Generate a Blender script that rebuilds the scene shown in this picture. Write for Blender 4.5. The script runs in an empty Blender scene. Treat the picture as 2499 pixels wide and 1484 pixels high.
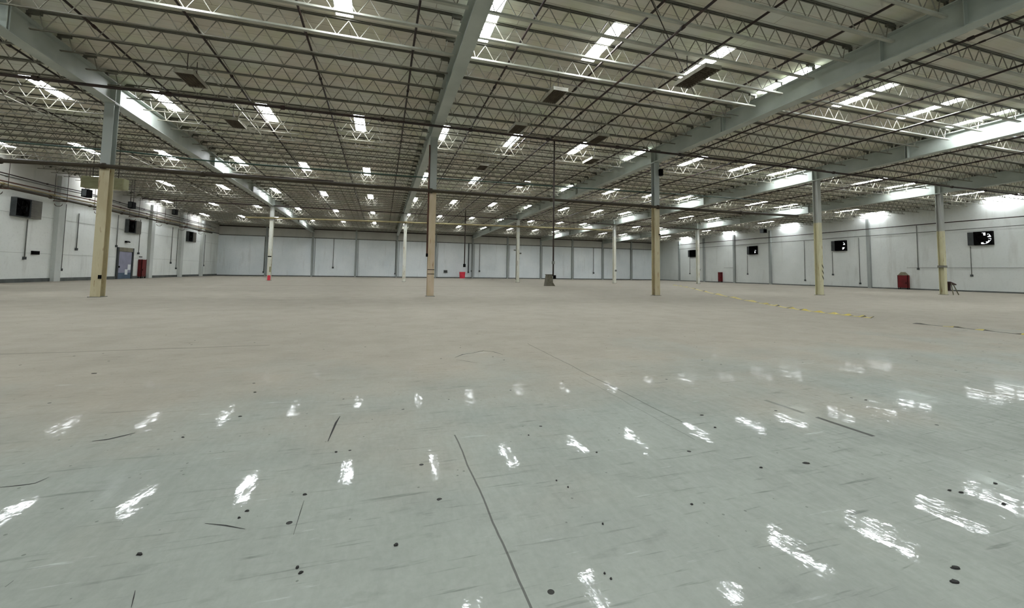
import bpy, math, random
from mathutils import Matrix, Vector
random.seed(7)
sc = bpy.context.scene
col = sc.collection
# ------------------------------------------------------------------ camera
CAMH = 1.1747
cam = bpy.data.cameras.new('camera'); camo = bpy.data.objects.new('camera', cam); col.objects.link(camo)
yaw, pit, rol = 0.302, 0.062, 0.0154
fw = Vector((math.sin(yaw)*math.cos(pit), math.cos(yaw)*math.cos(pit), math.sin(pit)))
rt = Vector((math.cos(yaw), -math.sin(yaw), 0)); up = rt.cross(fw)
r2 = rt*math.cos(rol)+up*math.sin(rol); u2 = -rt*math.sin(rol)+up*math.cos(rol)
m = Matrix((r2, u2, -fw)).transposed().to_4x4(); m.translation = (0, 0, CAMH)
camo.matrix_world = m
cam.sensor_width = 36; cam.lens = 1010.7/2499*36; cam.shift_y = (600.5-742)/2499
cam.clip_start = 0.05; cam.clip_end = 300
sc.camera = camo
# ------------------------------------------------------------------ world, exposure
w = bpy.data.worlds.new('overcast_sky'); sc.world = w; w.use_nodes = True
w.node_tree.nodes['Background'].inputs[0].default_value = (0.75, 0.85, 1, 1)
w.node_tree.nodes['Background'].inputs[1].default_value = 1.0
sc.view_settings.view_transform = 'Standard'; sc.view_settings.look = 'None'
sc.view_settings.gamma = 1; sc.view_settings.use_curve_mapping = False
sc.view_settings.exposure = 0.0
SKYLIGHT = 51.0        # daylight through the translucent roof panels
sc.cycles.max_bounces = 8; sc.cycles.diffuse_bounces = 6; sc.cycles.glossy_bounces = 3
sc.cycles.caustics_reflective = False; sc.cycles.caustics_refractive = False
sc.cycles.use_denoising = True; sc.cycles.adaptive_threshold = 0.03; sc.cycles.sample_clamp_indirect = 6.0
# ------------------------------------------------------------------ dimensions
SX, SY = 12.19, 24.38
X0, Y0 = -10.07, 19.36
XL, XR, YF, YN = X0-SX, X0+5*SX, Y0+2*SY, -14.0
GX = [X0+i*SX for i in range(5)]
def zs(y):      # skylight panel height: the roof falls gently away from the camera
    return CAMH+7.22+(-.025*(y-Y0) if y < Y0 else -.016*(y-Y0))
def zd(y): return zs(y)-.04
def zj(y): return zd(y)-.57       # joist bottom
def zg(y): return zd(y)-1.01     # girder bottom
# ------------------------------------------------------------------ materials
def lin(c):
    c /= 255
    return c/12.92 if c <= .04045 else ((c+.055)/1.055)**2.4
def rgb(r, g, b): return (lin(r), lin(g), lin(b), 1)
def mat(name, c, rough=.6, metal=0, noise=None, spec=.4, emis=None, bump=None):
    mt = bpy.data.materials.new(name); mt.use_nodes = True
    nt = mt.node_tree; b = nt.nodes['Principled BSDF']
    b.inputs['Base Color'].default_value = c; b.inputs['Roughness'].default_value = rough
    b.inputs['Metallic'].default_value = metal; b.inputs['Specular IOR Level'].default_value = spec
    if emis:
        b.inputs['Emission Color'].default_value = emis[0]; b.inputs['Emission Strength'].default_value = emis[1]
    if noise or bump:
        tc = nt.nodes.new('ShaderNodeNewGeometry')
        n = nt.nodes.new('ShaderNodeTexNoise'); n.inputs['Scale'].default_value = (noise or bump)[0]
        n.inputs['Detail'].default_value = 6
        nt.links.new(tc.outputs['Position'], n.inputs['Vector'])
        if noise:
            r = nt.nodes.new('ShaderNodeValToRGB')
            r.color_ramp.elements[0].position = .35; r.color_ramp.elements[1].position = .65
            r.color_ramp.elements[0].color = noise[1]; r.color_ramp.elements[1].color = c
            nt.links.new(n.outputs['Fac'], r.inputs['Fac']); nt.links.new(r.outputs['Color'], b.inputs['Base Color'])
        if bump:
            bp = nt.nodes.new('ShaderNodeBump'); bp.inputs['Distance'].default_value = bump[1]
            nt.links.new(n.outputs['Fac'], bp.inputs['Height']); nt.links.new(bp.outputs['Normal'], b.inputs['Normal'])
    return mt
def N(nt, t, **k):
    n = nt.nodes.new(t)
    for a, v in k.items():
        if a in n.inputs: n.inputs[a].default_value = v
        else: setattr(n, a, v)
    return n
def mathn(nt, op, a, b=None, clamp=False):
    n = nt.nodes.new('ShaderNodeMath'); n.operation = op; n.use_clamp = clamp
    for i, v in enumerate((a, b)):
        if v is None: continue
        if isinstance(v, (int, float)): n.inputs[i].default_value = v
        else: nt.links.new(v, n.inputs[i])
    return n.outputs[0]
def mixc(nt, f, a, b, mode='MIX'):
    n = nt.nodes.new('ShaderNodeMix'); n.data_type = 'RGBA'; n.blend_type = mode
    for i, v in ((0, f), (6, a), (7, b)):
        if isinstance(v, (int, float)): n.inputs[i].default_value = v
        elif isinstance(v, tuple): n.inputs[i].default_value = v
        else: nt.links.new(v, n.inputs[i])
    return n.outputs[2]
def ramp(nt, f, a, b, ca=(0, 0, 0, 1), cb=(1, 1, 1, 1)):
    r = nt.nodes.new('ShaderNodeValToRGB'); r.color_ramp.elements[0].position = a; r.color_ramp.elements[1].position = b
    r.color_ramp.elements[0].color = ca; r.color_ramp.elements[1].color = cb
    nt.links.new(f, r.inputs[0]); return r.outputs[0]
def noise(nt, vec, scale, detail=5, rough=.55, dist=0):
    n = nt.nodes.new('ShaderNodeTexNoise'); n.inputs['Scale'].default_value = scale; n.inputs['Detail'].default_value = detail
    n.inputs['Roughness'].default_value = rough; n.inputs['Distortion'].default_value = dist
    nt.links.new(vec, n.inputs['Vector']); return n.outputs['Fac']
def mapping(nt, vec, sc_=(1, 1, 1), rot=(0, 0, 0)):
    n = nt.nodes.new('ShaderNodeMapping'); n.inputs['Scale'].default_value = sc_; n.inputs['Rotation'].default_value = rot
    nt.links.new(vec, n.inputs['Vector']); return n.outputs[0]

def floor_material():
    mt = bpy.data.materials.new('painted_concrete'); mt.use_nodes = True
    nt = mt.node_tree; b = nt.nodes['Principled BSDF']; L = nt.links.new
    g = nt.nodes.new('ShaderNodeNewGeometry'); P = g.outputs['Position']
    big = noise(nt, P, .16, 3); med = noise(nt, P, 1.3, 7, .65); fine = noise(nt, P, 26, 5, .7)
    sep = nt.nodes.new('ShaderNodeSeparateXYZ'); L(P, sep.inputs[0])
    # grey-green paint near the camera wears to a warmer bare grey further in
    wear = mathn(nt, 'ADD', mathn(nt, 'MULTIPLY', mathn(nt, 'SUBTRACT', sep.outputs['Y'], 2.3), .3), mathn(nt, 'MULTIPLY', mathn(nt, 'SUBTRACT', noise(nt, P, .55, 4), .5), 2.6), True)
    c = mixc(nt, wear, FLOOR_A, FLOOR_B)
    c = mixc(nt, ramp(nt, med, .42, .62), c, mixc(nt, 1.0, c, (.90, .90, .90, 1), 'MULTIPLY'))
    c = mixc(nt, ramp(nt, fine, .35, .8), c, mixc(nt, 1.0, c, (.88, .88, .88, 1), 'MULTIPLY'))
    # light and dark scuffs, dragged in several directions
    for rot, lo, hi, mul, sc_ in ((.5, .63, .72, .66, (1.8, 26, 1)), (-.9, .64, .73, .62, (1.6, 30, 1)), (1.5, .635, .72, .68, (1.6, 24, 1)), (.1, .65, .74, .6, (2.4, 36, 1)), (-.35, .6, .75, .8, (3, 7, 1))):
        s = ramp(nt, noise(nt, mapping(nt, P, sc_, (0, 0, rot)), 1.0, 5, .6, .3), lo, hi)
        c = mixc(nt, s, c, mixc(nt, 1.0, c, (mul, mul, mul, 1), 'MULTIPLY'))
    s = ramp(nt, noise(nt, mapping(nt, P, (1.5, 14, 1), (0, 0, -.35)), 1.3, 5, .6), .66, .74)
    c = mixc(nt, s, c, mixc(nt, .25, c, (.75, .77, .75, 1)))
    # small oil and rubber spots
    v = nt.nodes.new('ShaderNodeTexVoronoi'); v.inputs['Scale'].default_value = 4.2; L(P, v.inputs['Vector'])
    spot = mathn(nt, 'MULTIPLY', mathn(nt, 'LESS_THAN', v.outputs['Distance'], .058), mathn(nt, 'GREATER_THAN', noise(nt, P, 2.3, 2), .52))
    c = mixc(nt, spot, c, (.035, .035, .032, 1))
    v2 = nt.nodes.new('ShaderNodeTexVoronoi'); v2.inputs['Scale'].default_value = 11.0; L(P, v2.inputs['Vector'])
    spot2 = mathn(nt, 'MULTIPLY', mathn(nt, 'LESS_THAN', v2.outputs['Distance'], .075), mathn(nt, 'GREATER_THAN', noise(nt, P, 1.1, 2), .5))
    c = mixc(nt, mathn(nt, 'MULTIPLY', spot2, .55), c, (.06, .06, .055, 1))
    # sawn joints and cracks: (x, y0, y1, half width, strength)
    def seam(axis, pos, a, bb, hw, st, wob=.012):
        nonlocal c
        o = ('X', 'Y') if axis == 'x' else ('Y', 'X')
        wv = mathn(nt, 'MULTIPLY', mathn(nt, 'SUBTRACT', noise(nt, P, 1.7, 3), .5), wob*6)
        d = mathn(nt, 'ABSOLUTE', mathn(nt, 'SUBTRACT', mathn(nt, 'ADD', sep.outputs[o[0]], wv), pos))
        f = mathn(nt, 'LESS_THAN', d, hw)
        f = mathn(nt, 'MULTIPLY', f, mathn(nt, 'GREATER_THAN', sep.outputs[o[1]], a))
        f = mathn(nt, 'MULTIPLY', f, mathn(nt, 'LESS_THAN', sep.outputs[o[1]], bb))
        f = mathn(nt, 'MULTIPLY', f, st)
        c = mixc(nt, f, c, (.05, .05, .045, 1))
    seam('x', .535, .5, 3.03, .005, .75, .006)
    seam('x', 2.32, 2.75, 6.5, .007, .55, .01)
    seam('x', 2.17, 2.5, 4.3, .004, .35, .01)
    seam('x', 3.51, 2.2, 2.62, .02, .9, .006)
    seam('x', 3.5, 2.72, 3.1, .02, .5, .006)
    seam('y', 31.4, -30, 60, .16, .45, .0)
    seam('y', 24.2, -30, 60, .05, .25, .03)
    seam('y', 7.2, -9, -1.6, .03, .35, .02)
    L(c, b.inputs['Base Color'])
    rg = mathn(nt, 'ADD', mathn(nt, 'MULTIPLY', med, .04), FLOOR_ROUGH)
    b.inputs['Roughness'].default_value = .75; b.inputs['Specular IOR Level'].default_value = .12
    # coat gloss is strongest nearest the camera and fades to matte further in
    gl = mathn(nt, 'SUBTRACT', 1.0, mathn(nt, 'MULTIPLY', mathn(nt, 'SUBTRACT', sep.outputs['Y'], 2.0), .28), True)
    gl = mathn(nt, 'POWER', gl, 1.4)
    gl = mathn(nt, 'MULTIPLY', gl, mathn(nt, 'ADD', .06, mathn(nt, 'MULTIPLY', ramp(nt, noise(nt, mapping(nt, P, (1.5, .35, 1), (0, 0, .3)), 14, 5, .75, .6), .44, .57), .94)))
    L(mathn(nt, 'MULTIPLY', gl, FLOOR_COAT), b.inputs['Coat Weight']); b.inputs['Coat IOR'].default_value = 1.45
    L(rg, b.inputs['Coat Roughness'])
    h = mathn(nt, 'ADD', noise(nt, P, 2.4, 2, .5), mathn(nt, 'MULTIPLY', noise(nt, P, 19, 3, .55), .11))
    h = mathn(nt, 'ADD', h, mathn(nt, 'MULTIPLY', fine, .01))
    bp = nt.nodes.new('ShaderNodeBump'); bp.inputs['Distance'].default_value = FLOOR_WAVE; bp.inputs['Strength'].default_value = 1
    L(h, bp.inputs['Height']); L(bp.outputs['Normal'], b.inputs['Coat Normal'])
    return mt
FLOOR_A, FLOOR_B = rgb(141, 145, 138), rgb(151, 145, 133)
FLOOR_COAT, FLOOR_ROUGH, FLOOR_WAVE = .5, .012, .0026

def wall_material(name, ca, cb, seam_axis=None, seam_pitch=1.5):
    mt = bpy.data.materials.new(name); mt.use_nodes = True
    nt = mt.node_tree; b = nt.nodes['Principled BSDF']; L = nt.links.new
    g = nt.nodes.new('ShaderNodeNewGeometry'); P = g.outputs['Position']
    c = mixc(nt, ramp(nt, noise(nt, P, .35, 5), .35, .65), ca, cb)
    st = ramp(nt, noise(nt, mapping(nt, P, (1.6, 1.6, .22)), 1.0, 6, .6), .56, .78)
    c = mixc(nt, mathn(nt, 'MULTIPLY', st, .35), c, rgb(140, 138, 128))
    c = mixc(nt, mathn(nt, 'MULTIPLY', ramp(nt, noise(nt, P, 7, 4), .55, .8), .2), c, rgb(150, 148, 140))
    L(c, b.inputs['Base Color']); b.inputs['Roughness'].default_value = .55; b.inputs['Specular IOR Level'].default_value = .3
    bp = nt.nodes.new('ShaderNodeBump'); bp.inputs['Distance'].default_value = .01
    L(noise(nt, P, 3, 6), bp.inputs['Height']); L(bp.outputs['Normal'], b.inputs['Normal'])
    return mt
def deck_material():
    mt = bpy.data.materials.new('roof_deck_boards'); mt.use_nodes = True
    nt = mt.node_tree; b = nt.nodes['Principled BSDF']; L = nt.links.new
    g = nt.nodes.new('ShaderNodeNewGeometry'); P = g.outputs['Position']
    br = nt.nodes.new('ShaderNodeTexBrick'); L(P, br.inputs['Vector'])
    br.inputs['Scale'].default_value = 1; br.inputs['Brick Width'].default_value = 2.4; br.inputs['Row Height'].default_value = .6
    br.inputs['Mortar Size'].default_value = .008
    br.inputs['Color1'].default_value = DECK_A; br.inputs['Color2'].default_value = DECK_B; br.inputs['Mortar'].default_value = rgb(150, 146, 134)
    c = mixc(nt, ramp(nt, noise(nt, P, .5, 4), .4, .62), br.outputs['Color'], mixc(nt, 1.0, br.outputs['Color'], (1, .92, .88, 1), 'MULTIPLY'))
    c = mixc(nt, ramp(nt, noise(nt, mapping(nt, P, (1, 1, 1)), .9, 4), .45, .7), c, mixc(nt, 1.0, c, (.92, .97, .84, 1), 'MULTIPLY'))
    c = mixc(nt, mathn(nt, 'MULTIPLY', ramp(nt, noise(nt, mapping(nt, P, (.6, 9, 1)), 1, 5), .45, .8), .25), c, rgb(150, 145, 130))
    L(c, b.inputs['Base Color']); b.inputs['Roughness'].default_value = .9; b.inputs['Specular IOR Level'].default_value = .1
    return mt
DECK_A, DECK_B = rgb(216, 218, 209), rgb(208, 209, 200)

def column_material(name, lower, lower2, upper, split):
    mt = bpy.data.materials.new(name); mt.use_nodes = True
    nt = mt.node_tree; b = nt.nodes['Principled BSDF']; L = nt.links.new
    g = nt.nodes.new('ShaderNodeNewGeometry'); P = g.outputs['Position']
    sep = nt.nodes.new('ShaderNodeSeparateXYZ'); L(P, sep.inputs[0])
    c = mixc(nt, ramp(nt, noise(nt, mapping(nt, P, (2, 2, .5)), 1.5, 5), .4, .6), lower, lower2)
    c = mixc(nt, ramp(nt, noise(nt, mapping(nt, P, (9, 9, 1.2)), 1.5, 5), .62, .72), c, rgb(120, 80, 45))
    c = mixc(nt, mathn(nt, 'GREATER_THAN', sep.outputs['Z'], split), c, upper)
    L(c, b.inputs['Base Color']); b.inputs['Roughness'].default_value = .5
    return mt

M = dict(
    floor=floor_material(), deck=deck_material(),
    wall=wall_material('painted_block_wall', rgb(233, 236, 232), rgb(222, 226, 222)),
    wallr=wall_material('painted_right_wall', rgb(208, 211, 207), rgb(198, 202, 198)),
    wallfar=wall_material('pale_panel_wall', rgb(228, 233, 234), rgb(216, 223, 225)),
    wallup=wall_material('grey_upper_wall', rgb(190, 189, 182), rgb(176, 175, 168)),
    pil=wall_material('pilaster_paint', rgb(200, 204, 200), rgb(188, 192, 188)),
    pildark=wall_material('grey_pilaster_paint', rgb(150, 155, 152), rgb(138, 143, 140)),
    base=mat('dark_base', rgb(75, 80, 78), .7, noise=(2, rgb(95, 98, 95))),
    steel=mat('grey_painted_steel', rgb(174, 181, 174), .5, noise=(1.2, rgb(160, 167, 160))),
    chord=mat('pale_chord', rgb(176, 178, 168), .5, noise=(1.5, rgb(156, 156, 144))), chordlow=mat('dark_lower_chord', rgb(112, 110, 97), .55, noise=(1.5, rgb(94, 90, 78))),
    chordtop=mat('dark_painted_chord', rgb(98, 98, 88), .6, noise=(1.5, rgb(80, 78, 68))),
    web=mat('web_bar', rgb(142, 140, 128), .5, noise=(2, rgb(120, 116, 104))),
    pipe=mat('blackened_pipe', rgb(34, 28, 25), .6, noise=(3, rgb(52, 36, 30))),
    pipebig=mat('olive_brown_pipe', rgb(58, 51, 35), .7, noise=(.8, rgb(44, 36, 26))),
    pipegreen=mat('green_pipe', rgb(36, 66, 54), .5, noise=(2, rgb(40, 66, 56))),
    pipecream=mat('cream_pipe', rgb(150, 142, 104), .5, noise=(1, rgb(122, 108, 76))),
    rust=mat('rusty_pipe', rgb(92, 56, 42), .7, noise=(3, rgb(60, 40, 32))),
    conduit=mat('grey_conduit', rgb(112, 114, 108), .5, noise=(3, rgb(92, 94, 88))),
    dark=mat('black_metal', rgb(9, 9, 9), .9, spec=.08), housing=mat('dark_grey_housing', rgb(66, 70, 70), .6, noise=(2, rgb(50, 54, 54))),
    louver=mat('grey_louver', rgb(112, 110, 102), .6, noise=(2, rgb(95, 93, 86))),
    red=mat('red_enamel', rgb(104, 9, 15), .5, noise=(2, rgb(80, 6, 10))),
    brightred=mat('bright_red_plastic', rgb(215, 60, 78), .4, noise=(2, rgb(196, 44, 62))),
    yellow=mat('yellow_plastic', rgb(186, 168, 72), .5, noise=(3, rgb(160, 142, 56))),
    blacktape=mat('black_print', rgb(50, 46, 30), .5),
    cabinet=mat('olive_grey_box', rgb(100, 96, 82), .7, noise=(4, rgb(80, 76, 62))),
    paper=mat('white_paper', rgb(225, 230, 232), .8), doorface=mat('lavender_grey_door', rgb(150, 150, 172), .5, noise=(2, rgb(138, 140, 158))),
    doorkick=mat('blue_grey_kick_plate', rgb(78, 98, 118), .5, noise=(2, rgb(66, 84, 102))),
    frame=mat('khaki_frame', rgb(128, 124, 106), .6, noise=(2, rgb(112, 108, 92))),
    unit=mat('yellow_green_unit', rgb(150, 150, 116), .6, noise=(1.5, rgb(136, 134, 100))),
    maroon=mat('maroon_board', rgb(62, 26, 26), .6, noise=(3, rgb(44, 20, 20))), wood=mat('grey_wood', rgb(120, 116, 96), .8, noise=(5, rgb(96, 92, 74))),
    curb=mat('white_curb', rgb(215, 215, 208), .6, noise=(3, rgb(195, 195, 185))),
    lampbody=mat('lamp_enamel', rgb(158, 156, 142), .5, noise=(3, rgb(138, 134, 120))), lampdark=mat('lamp_grid_dark', rgb(104, 95, 80), .7, noise=(3, rgb(88, 80, 66))),
    day=mat('daylit_skylight_panel', (.8, .8, .8, 1), .4, emis=((.93, .97, 1, 1), SKYLIGHT)),
    gap=mat('daylit_opening', (.8, .8, .8, 1), .5, emis=((.93, .97, 1, 1), 1.6)),
    scrap=mat('black_scrap', rgb(28, 27, 25), .8), 
)
M['beige'] = column_material('tan_and_grey_column', rgb(184, 176, 146), rgb(172, 160, 128), rgb(152, 158, 153), 4.86)
M['brown'] = column_material('brown_and_grey_column', rgb(180, 162, 140), rgb(168, 152, 122), rgb(140, 144, 138), 4.86)
M['cream'] = column_material('cream_and_grey_column', rgb(196, 192, 160), rgb(186, 182, 148), rgb(160, 162, 156), 4.6)
M['pale'] = column_material('whitish_column', rgb(206, 208, 198), rgb(196, 194, 176), rgb(196, 198, 192), 5.6)
# ------------------------------------------------------------------ mesh helpers
class MB:
    def __init__(s): s.v = []; s.f = []; s.mi = []; s.cur = 0
    def add(s, vs, fs):
        o = len(s.v); s.v += [tuple(v) for v in vs]
        s.f += [tuple(i+o for i in f) for f in fs]; s.mi += [s.cur]*len(fs); return s
    def box(s, x0, x1, y0, y1, z0, z1):
        return s.add([(x0, y0, z0), (x1, y0, z0), (x1, y1, z0), (x0, y1, z0), (x0, y0, z1), (x1, y0, z1), (x1, y1, z1), (x0, y1, z1)],
                     [(0, 3, 2, 1), (4, 5, 6, 7), (0, 1, 5, 4), (1, 2, 6, 5), (2, 3, 7, 6), (3, 0, 4, 7)])
    def prism(s, a, b, r, n=8, r2=None, cap=True):
        a, b = Vector(a), Vector(b); d = (b-a).normalized()
        u = d.cross(Vector((0, 0, 1)) if abs(d.z) < .9 else Vector((1, 0, 0))).normalized(); w_ = d.cross(u)
        r2 = r if r2 is None else r2
        vs = []
        for p, rr in ((a, r), (b, r2)):
            for k in range(n):
                t = 2*math.pi*(k+.5)/n; vs.append(p+u*rr*math.cos(t)+w_*rr*math.sin(t))
        fs = [(k, (k+1) % n, n+(k+1) % n, n+k) for k in range(n)]
        if cap: fs += [tuple(range(n))[::-1], tuple(range(n, 2*n))]
        return s.add(vs, fs)
    def tube(s, pts, r, n=8):
        pts = [Vector(p) for p in pts]
        vs = []
        for i, p in enumerate(pts):
            d = (pts[min(i+1, len(pts)-1)]-pts[max(i-1, 0)]).normalized()
            u = d.cross(Vector((0, 0, 1)) if abs(d.z) < .9 else Vector((1, 0, 0))).normalized(); w_ = d.cross(u)
            for k in range(n):
                t = 2*math.pi*k/n; vs.append(p+u*r*math.cos(t)+w_*r*math.sin(t))
        fs = []
        for i in range(len(pts)-1):
            for k in range(n): fs.append((i*n+k, i*n+(k+1) % n, (i+1)*n+(k+1) % n, (i+1)*n+k))
        fs += [tuple(range(n))[::-1], tuple(range((len(pts)-1)*n, len(pts)*n))]
        return s.add(vs, fs)
    def mesh(s, name, *mats, smooth=False):
        me = bpy.data.meshes.new(name); me.from_pydata(s.v, [], s.f)
        for mm in mats: me.materials.append(mm)
        if len(mats) > 1: me.polygons.foreach_set('material_index', s.mi)
        if smooth: me.polygons.foreach_set('use_smooth', [True]*len(me.polygons))
        me.update(); return me
    def obj(s, name, mats, parent=None, loc=None, smooth=False):
        if not isinstance(mats, (list, tuple)): mats = [mats]
        return link(name, s.mesh(name, *mats, smooth=smooth), parent, loc)
def link(name, me, parent=None, loc=None, rz=0):
    o = bpy.data.objects.new(name, me); col.objects.link(o)
    if parent: o.parent = parent
    if loc: o.location = loc
    if rz: o.rotation_euler = (0, 0, rz)
    return o
def tag(o, label, cat, group=None, kind=None):
    o['label'] = label; o['category'] = cat
    if group: o['group'] = group
    if kind: o['kind'] = kind
    return o
def thing(name, loc, label, cat, group=None, rz=0):
    return tag(link(name, None, None, loc, rz), label, cat, group)
def struct(o): o['kind'] = 'structure'; return o
def Bx(*a): return MB().box(*a)

# ------------------------------------------------------------------ skylight layout
SKW, SKL = .47, 2.25
SKX = [-21.6, -17.5, -13.4, -9.44, -5.52, -1.52, 2.51, 6.3, 10.3, 14.08, 18.2, 22.3, 25.78, 30.2, 34.2, 37.95, 42.3, 46.5, XR-.52]
SKYC = [11.43+9.8*k for k in range(-2, 6)]
# ------------------------------------------------------------------ the shell
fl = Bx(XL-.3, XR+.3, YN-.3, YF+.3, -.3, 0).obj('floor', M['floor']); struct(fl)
b = MB()
ycuts = sorted(set([YN-.3, Y0, YF+.3]+[c+s*SKL/2 for c in SKYC for s in (-1, 1)]))
xcuts = sorted(set([XL-.3, XR+.3]+[x for sx in SKX for x in (sx, sx+SKW)]))
for j in range(len(ycuts)-1):
    ya, yb = ycuts[j], ycuts[j+1]; ym = (ya+yb)/2
    inrow = any(abs(ym-c) < SKL/2 for c in SKYC)
    segs = [(XL-.3, XR+.3)]
    if inrow: segs = [(xcuts[i], xcuts[i+1]) for i in range(len(xcuts)-1) if not any(x < (xcuts[i]+xcuts[i+1])/2 < x+SKW for x in SKX)]
    for xa, xb in segs:
        za, zb = zd(ya), zd(yb); t = .12
        b.add([(xa, ya, za), (xb, ya, za), (xb, yb, zb), (xa, yb, zb), (xa, ya, za+t), (xb, ya, za+t), (xb, yb, zb+t), (xa, yb, zb+t)],
              [(0, 3, 2, 1), (4, 5, 6, 7), (0, 1, 5, 4), (1, 2, 6, 5), (2, 3, 7, 6), (3, 0, 4, 7)])
struct(b.obj('ceiling', M['deck']))
HW = 9.8
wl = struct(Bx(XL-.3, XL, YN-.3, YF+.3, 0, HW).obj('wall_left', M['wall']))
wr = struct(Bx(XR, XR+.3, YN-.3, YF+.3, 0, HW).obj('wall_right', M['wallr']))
wb = struct(Bx(XL, XR, YF, YF+.3, 0, HW).obj('wall_far', M['wallfar']))
wn = struct(Bx(XL, XR, YN-.3, YN, 0, HW).obj('wall_near', M['wall']))
struct(Bx(XL, XL+.06, YN, YF, 0, .24).obj('baseboard_left', M['base']))
struct(Bx(XR-.05, XR, YN, YF, 0, .12).obj('baseboard_right', M['base']))
struct(Bx(XL+.06, XR-.05, YF-.05, YF, 0, .14).obj('baseboard_far', M['base']))
# upper wall cladding with its ledge, pilasters
Bx(XL, XL+.05, YN, YF, 5.95, 8.9).obj('upper_cladding', M['wallup'], wl)
Bx(XL+.05, XR-.05, YF-.06, YF, 5.85, 8.9).obj('upper_cladding', M['wallup'], wb)
Bx(XL, XL+.09, YN, YF-.1, 5.86, 5.98).obj('ledge', M['conduit'], wl)
Bx(XL+.1, XR-.1, YF-.14, YF, 5.74, 5.86).obj('ledge', M['conduit'], wb)
Bx(XL+.1, XR-.1, YF-.22, YF, 7.02, 7.16).obj('eave_angle', M['pipe'], wb)
for y in (37.7, 50.1, 56.6, 62.4, 31.3, 25.2, 13, 0.8):
    Bx(XL, XL+.28, y-.3, y+.3, 0, zj(y)-.02).obj('pilaster', M['pil'], wl)
for y in (31.6, 43.7, 49.8, 56, 62, 19.4, 7.2):
    Bx(XR-.22, XR, y-.16, y+.16, 0, zj(y)-.02).obj('pilaster', M['pildark'], wr)
for k in range(1, 12):
    x = XL+SX/2*k
    Bx(x-.12, x+.12, YF-.3, YF, 0, 7.1).obj('pilaster', M['pildark'], wb)
    Bx(x+.3, x+.36, YF-.05, YF, 0, 5.74).obj('panel_joint', M['pildark'], wb)
for z in (1.9, 4.4):
    Bx(XL, XL+.02, YN, YF-.1, z, z+.03).obj('panel_joint', M['pil'], wl)

# ------------------------------------------------------------------ girders
GN = ['left-hand girder', 'central girder', 'right-hand girder', 'fourth girder from the left wall', 'girder nearest the right wall']
def sloped(x0, x1, ys, zf, t):   # slab following the roof fall; zf(y) bottom, t thickness
    b = MB(); vs = []; fs = []
    for y in ys: vs += [(x0, y, zf(y)), (x1, y, zf(y)), (x1, y, zf(y)+t), (x0, y, zf(y)+t)]
    for i in range(len(ys)-1):
        for k in range(4): fs.append((4*i+k, 4*i+(k+1) % 4, 4*i+4+(k+1) % 4, 4*i+4+k))
    fs += [(3, 2, 1, 0), tuple(4*(len(ys)-1)+k for k in range(4))]
    return b.add(vs, fs)
ys = [YN, Y0, YF]
glab = ['deep grey steel girder above the leftmost near column', 'deep grey steel girder running down the middle from the top of the view',
        'deep grey steel girder crossing the upper right to the third near column', 'grey steel girder carried by the fourth near column from the left', 'grey steel girder carried by the rightmost near column']
for i, x in enumerate(GX):
    g = thing('roof_girder', (x, 0, 0), glab[i], 'girder')
    sloped(-.2, .2, ys, zg, .03).obj('bottom_flange', M['steel'], g)
    sloped(-.008, .008, ys, lambda y: zg(y)+.03, .74).obj('web', M['steel'], g)
    sloped(-.18, .18, ys, lambda y: zg(y)+.77, .03).obj('top_flange', M['steel'], g)
    for y in (2.2, 6.4, 8.3, 14.4, 14.5, Y0-.14, Y0+.14, 29, 36.9, Y0+SY-.14, Y0+SY+.14, 56):
        Bx(-.17, .17, y-.008, y+.008, zg(y)+.03, zg(y)+.77).obj('stiffener', M['steel'], g)
# ------------------------------------------------------------------ columns
def column(x, y, mt, label, extra=None):
    c = thing('steel_column', (x, y, 0), label, 'column')
    h = zg(y)
    w_, d, t, tw = .30, .32, .022, .014
    Bx(-w_/2, w_/2, -d/2, -d/2+t, .02, h).obj('flange', mt, c)
    Bx(-w_/2, w_/2, d/2-t, d/2, .02, h).obj('flange', mt, c)
    Bx(-tw/2, tw/2, -d/2+t, d/2-t, .02, h).obj('web', mt, c)
    Bx(-.2, .2, -.2, .2, 0, .02).obj('base_plate', M['conduit'], c)
    Bx(-.19, .19, -.2, .2, h-.03, h).obj('cap_plate', M['steel'], c)
    return c
near = [('beige', 'tan column with grey top at the far left, nearest row'), ('brown', 'brownish column under the central girder with a rusty pipe down its side'),
        ('beige', 'tan column under the right-hand girder, third from the left in the near row'), ('cream', 'cream column with yellow and black stripes near its foot'),
        ('cream', 'cream column farthest right, with the maroon-topped stand at its foot')]
cols_near = []
for x, (mk, lab) in zip(GX, near):
    cols_near.append(column(x, Y0, M[mk], lab))
farl = ['pale slim column with green and red smudges, back row leftmost', 'white slim column behind the central girder, back row second from left',
        'white column with small brackets halfway up, back row middle', 'white column in the back row just left of the third near column', 'pale column in the back row beside the black wall fan, before the right wall']
cols_far = [column(x, Y0+SY, M['pale'], lab) for x, lab in zip(GX, farl)]
# fittings on columns (children)
c = cols_near[1]
MB().prism((-.2, -.1, 1.9), (-.2, -.1, 7.0), .035).obj('downpipe', M['rust'], c, smooth=True)
Bx(-.24, -.15, -.15, -.05, 1.8, 1.95).obj('pipe_end', M['dark'], c)
for z in (1.0, 1.2): Bx(-.155, .155, -.165, -.16, z, z+.03).obj('strap', M['dark'], c)
c = cols_near[0]
Bx(.08, .16, -.22, -.16, .68, .82).obj('outlet_box', M['dark'], c)
c = cols_near[2]
Bx(.1, .3, -.3, -.12, 6.6, 6.95).obj('junction_box', M['dark'], c)
Bx(.08, .16, -.22, -.16, 3.3, 3.36).obj('bracket', M['dark'], c)
c = cols_near[3]
st = Bx(.152, .16, -.16, .16, .85, 1.95).obj('warning_stripes', M['yellow'], c)
Bx(-.02, .15, -.168, -.162, .85, 1.95).obj('warning_plate', M['cream'], c)
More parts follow.
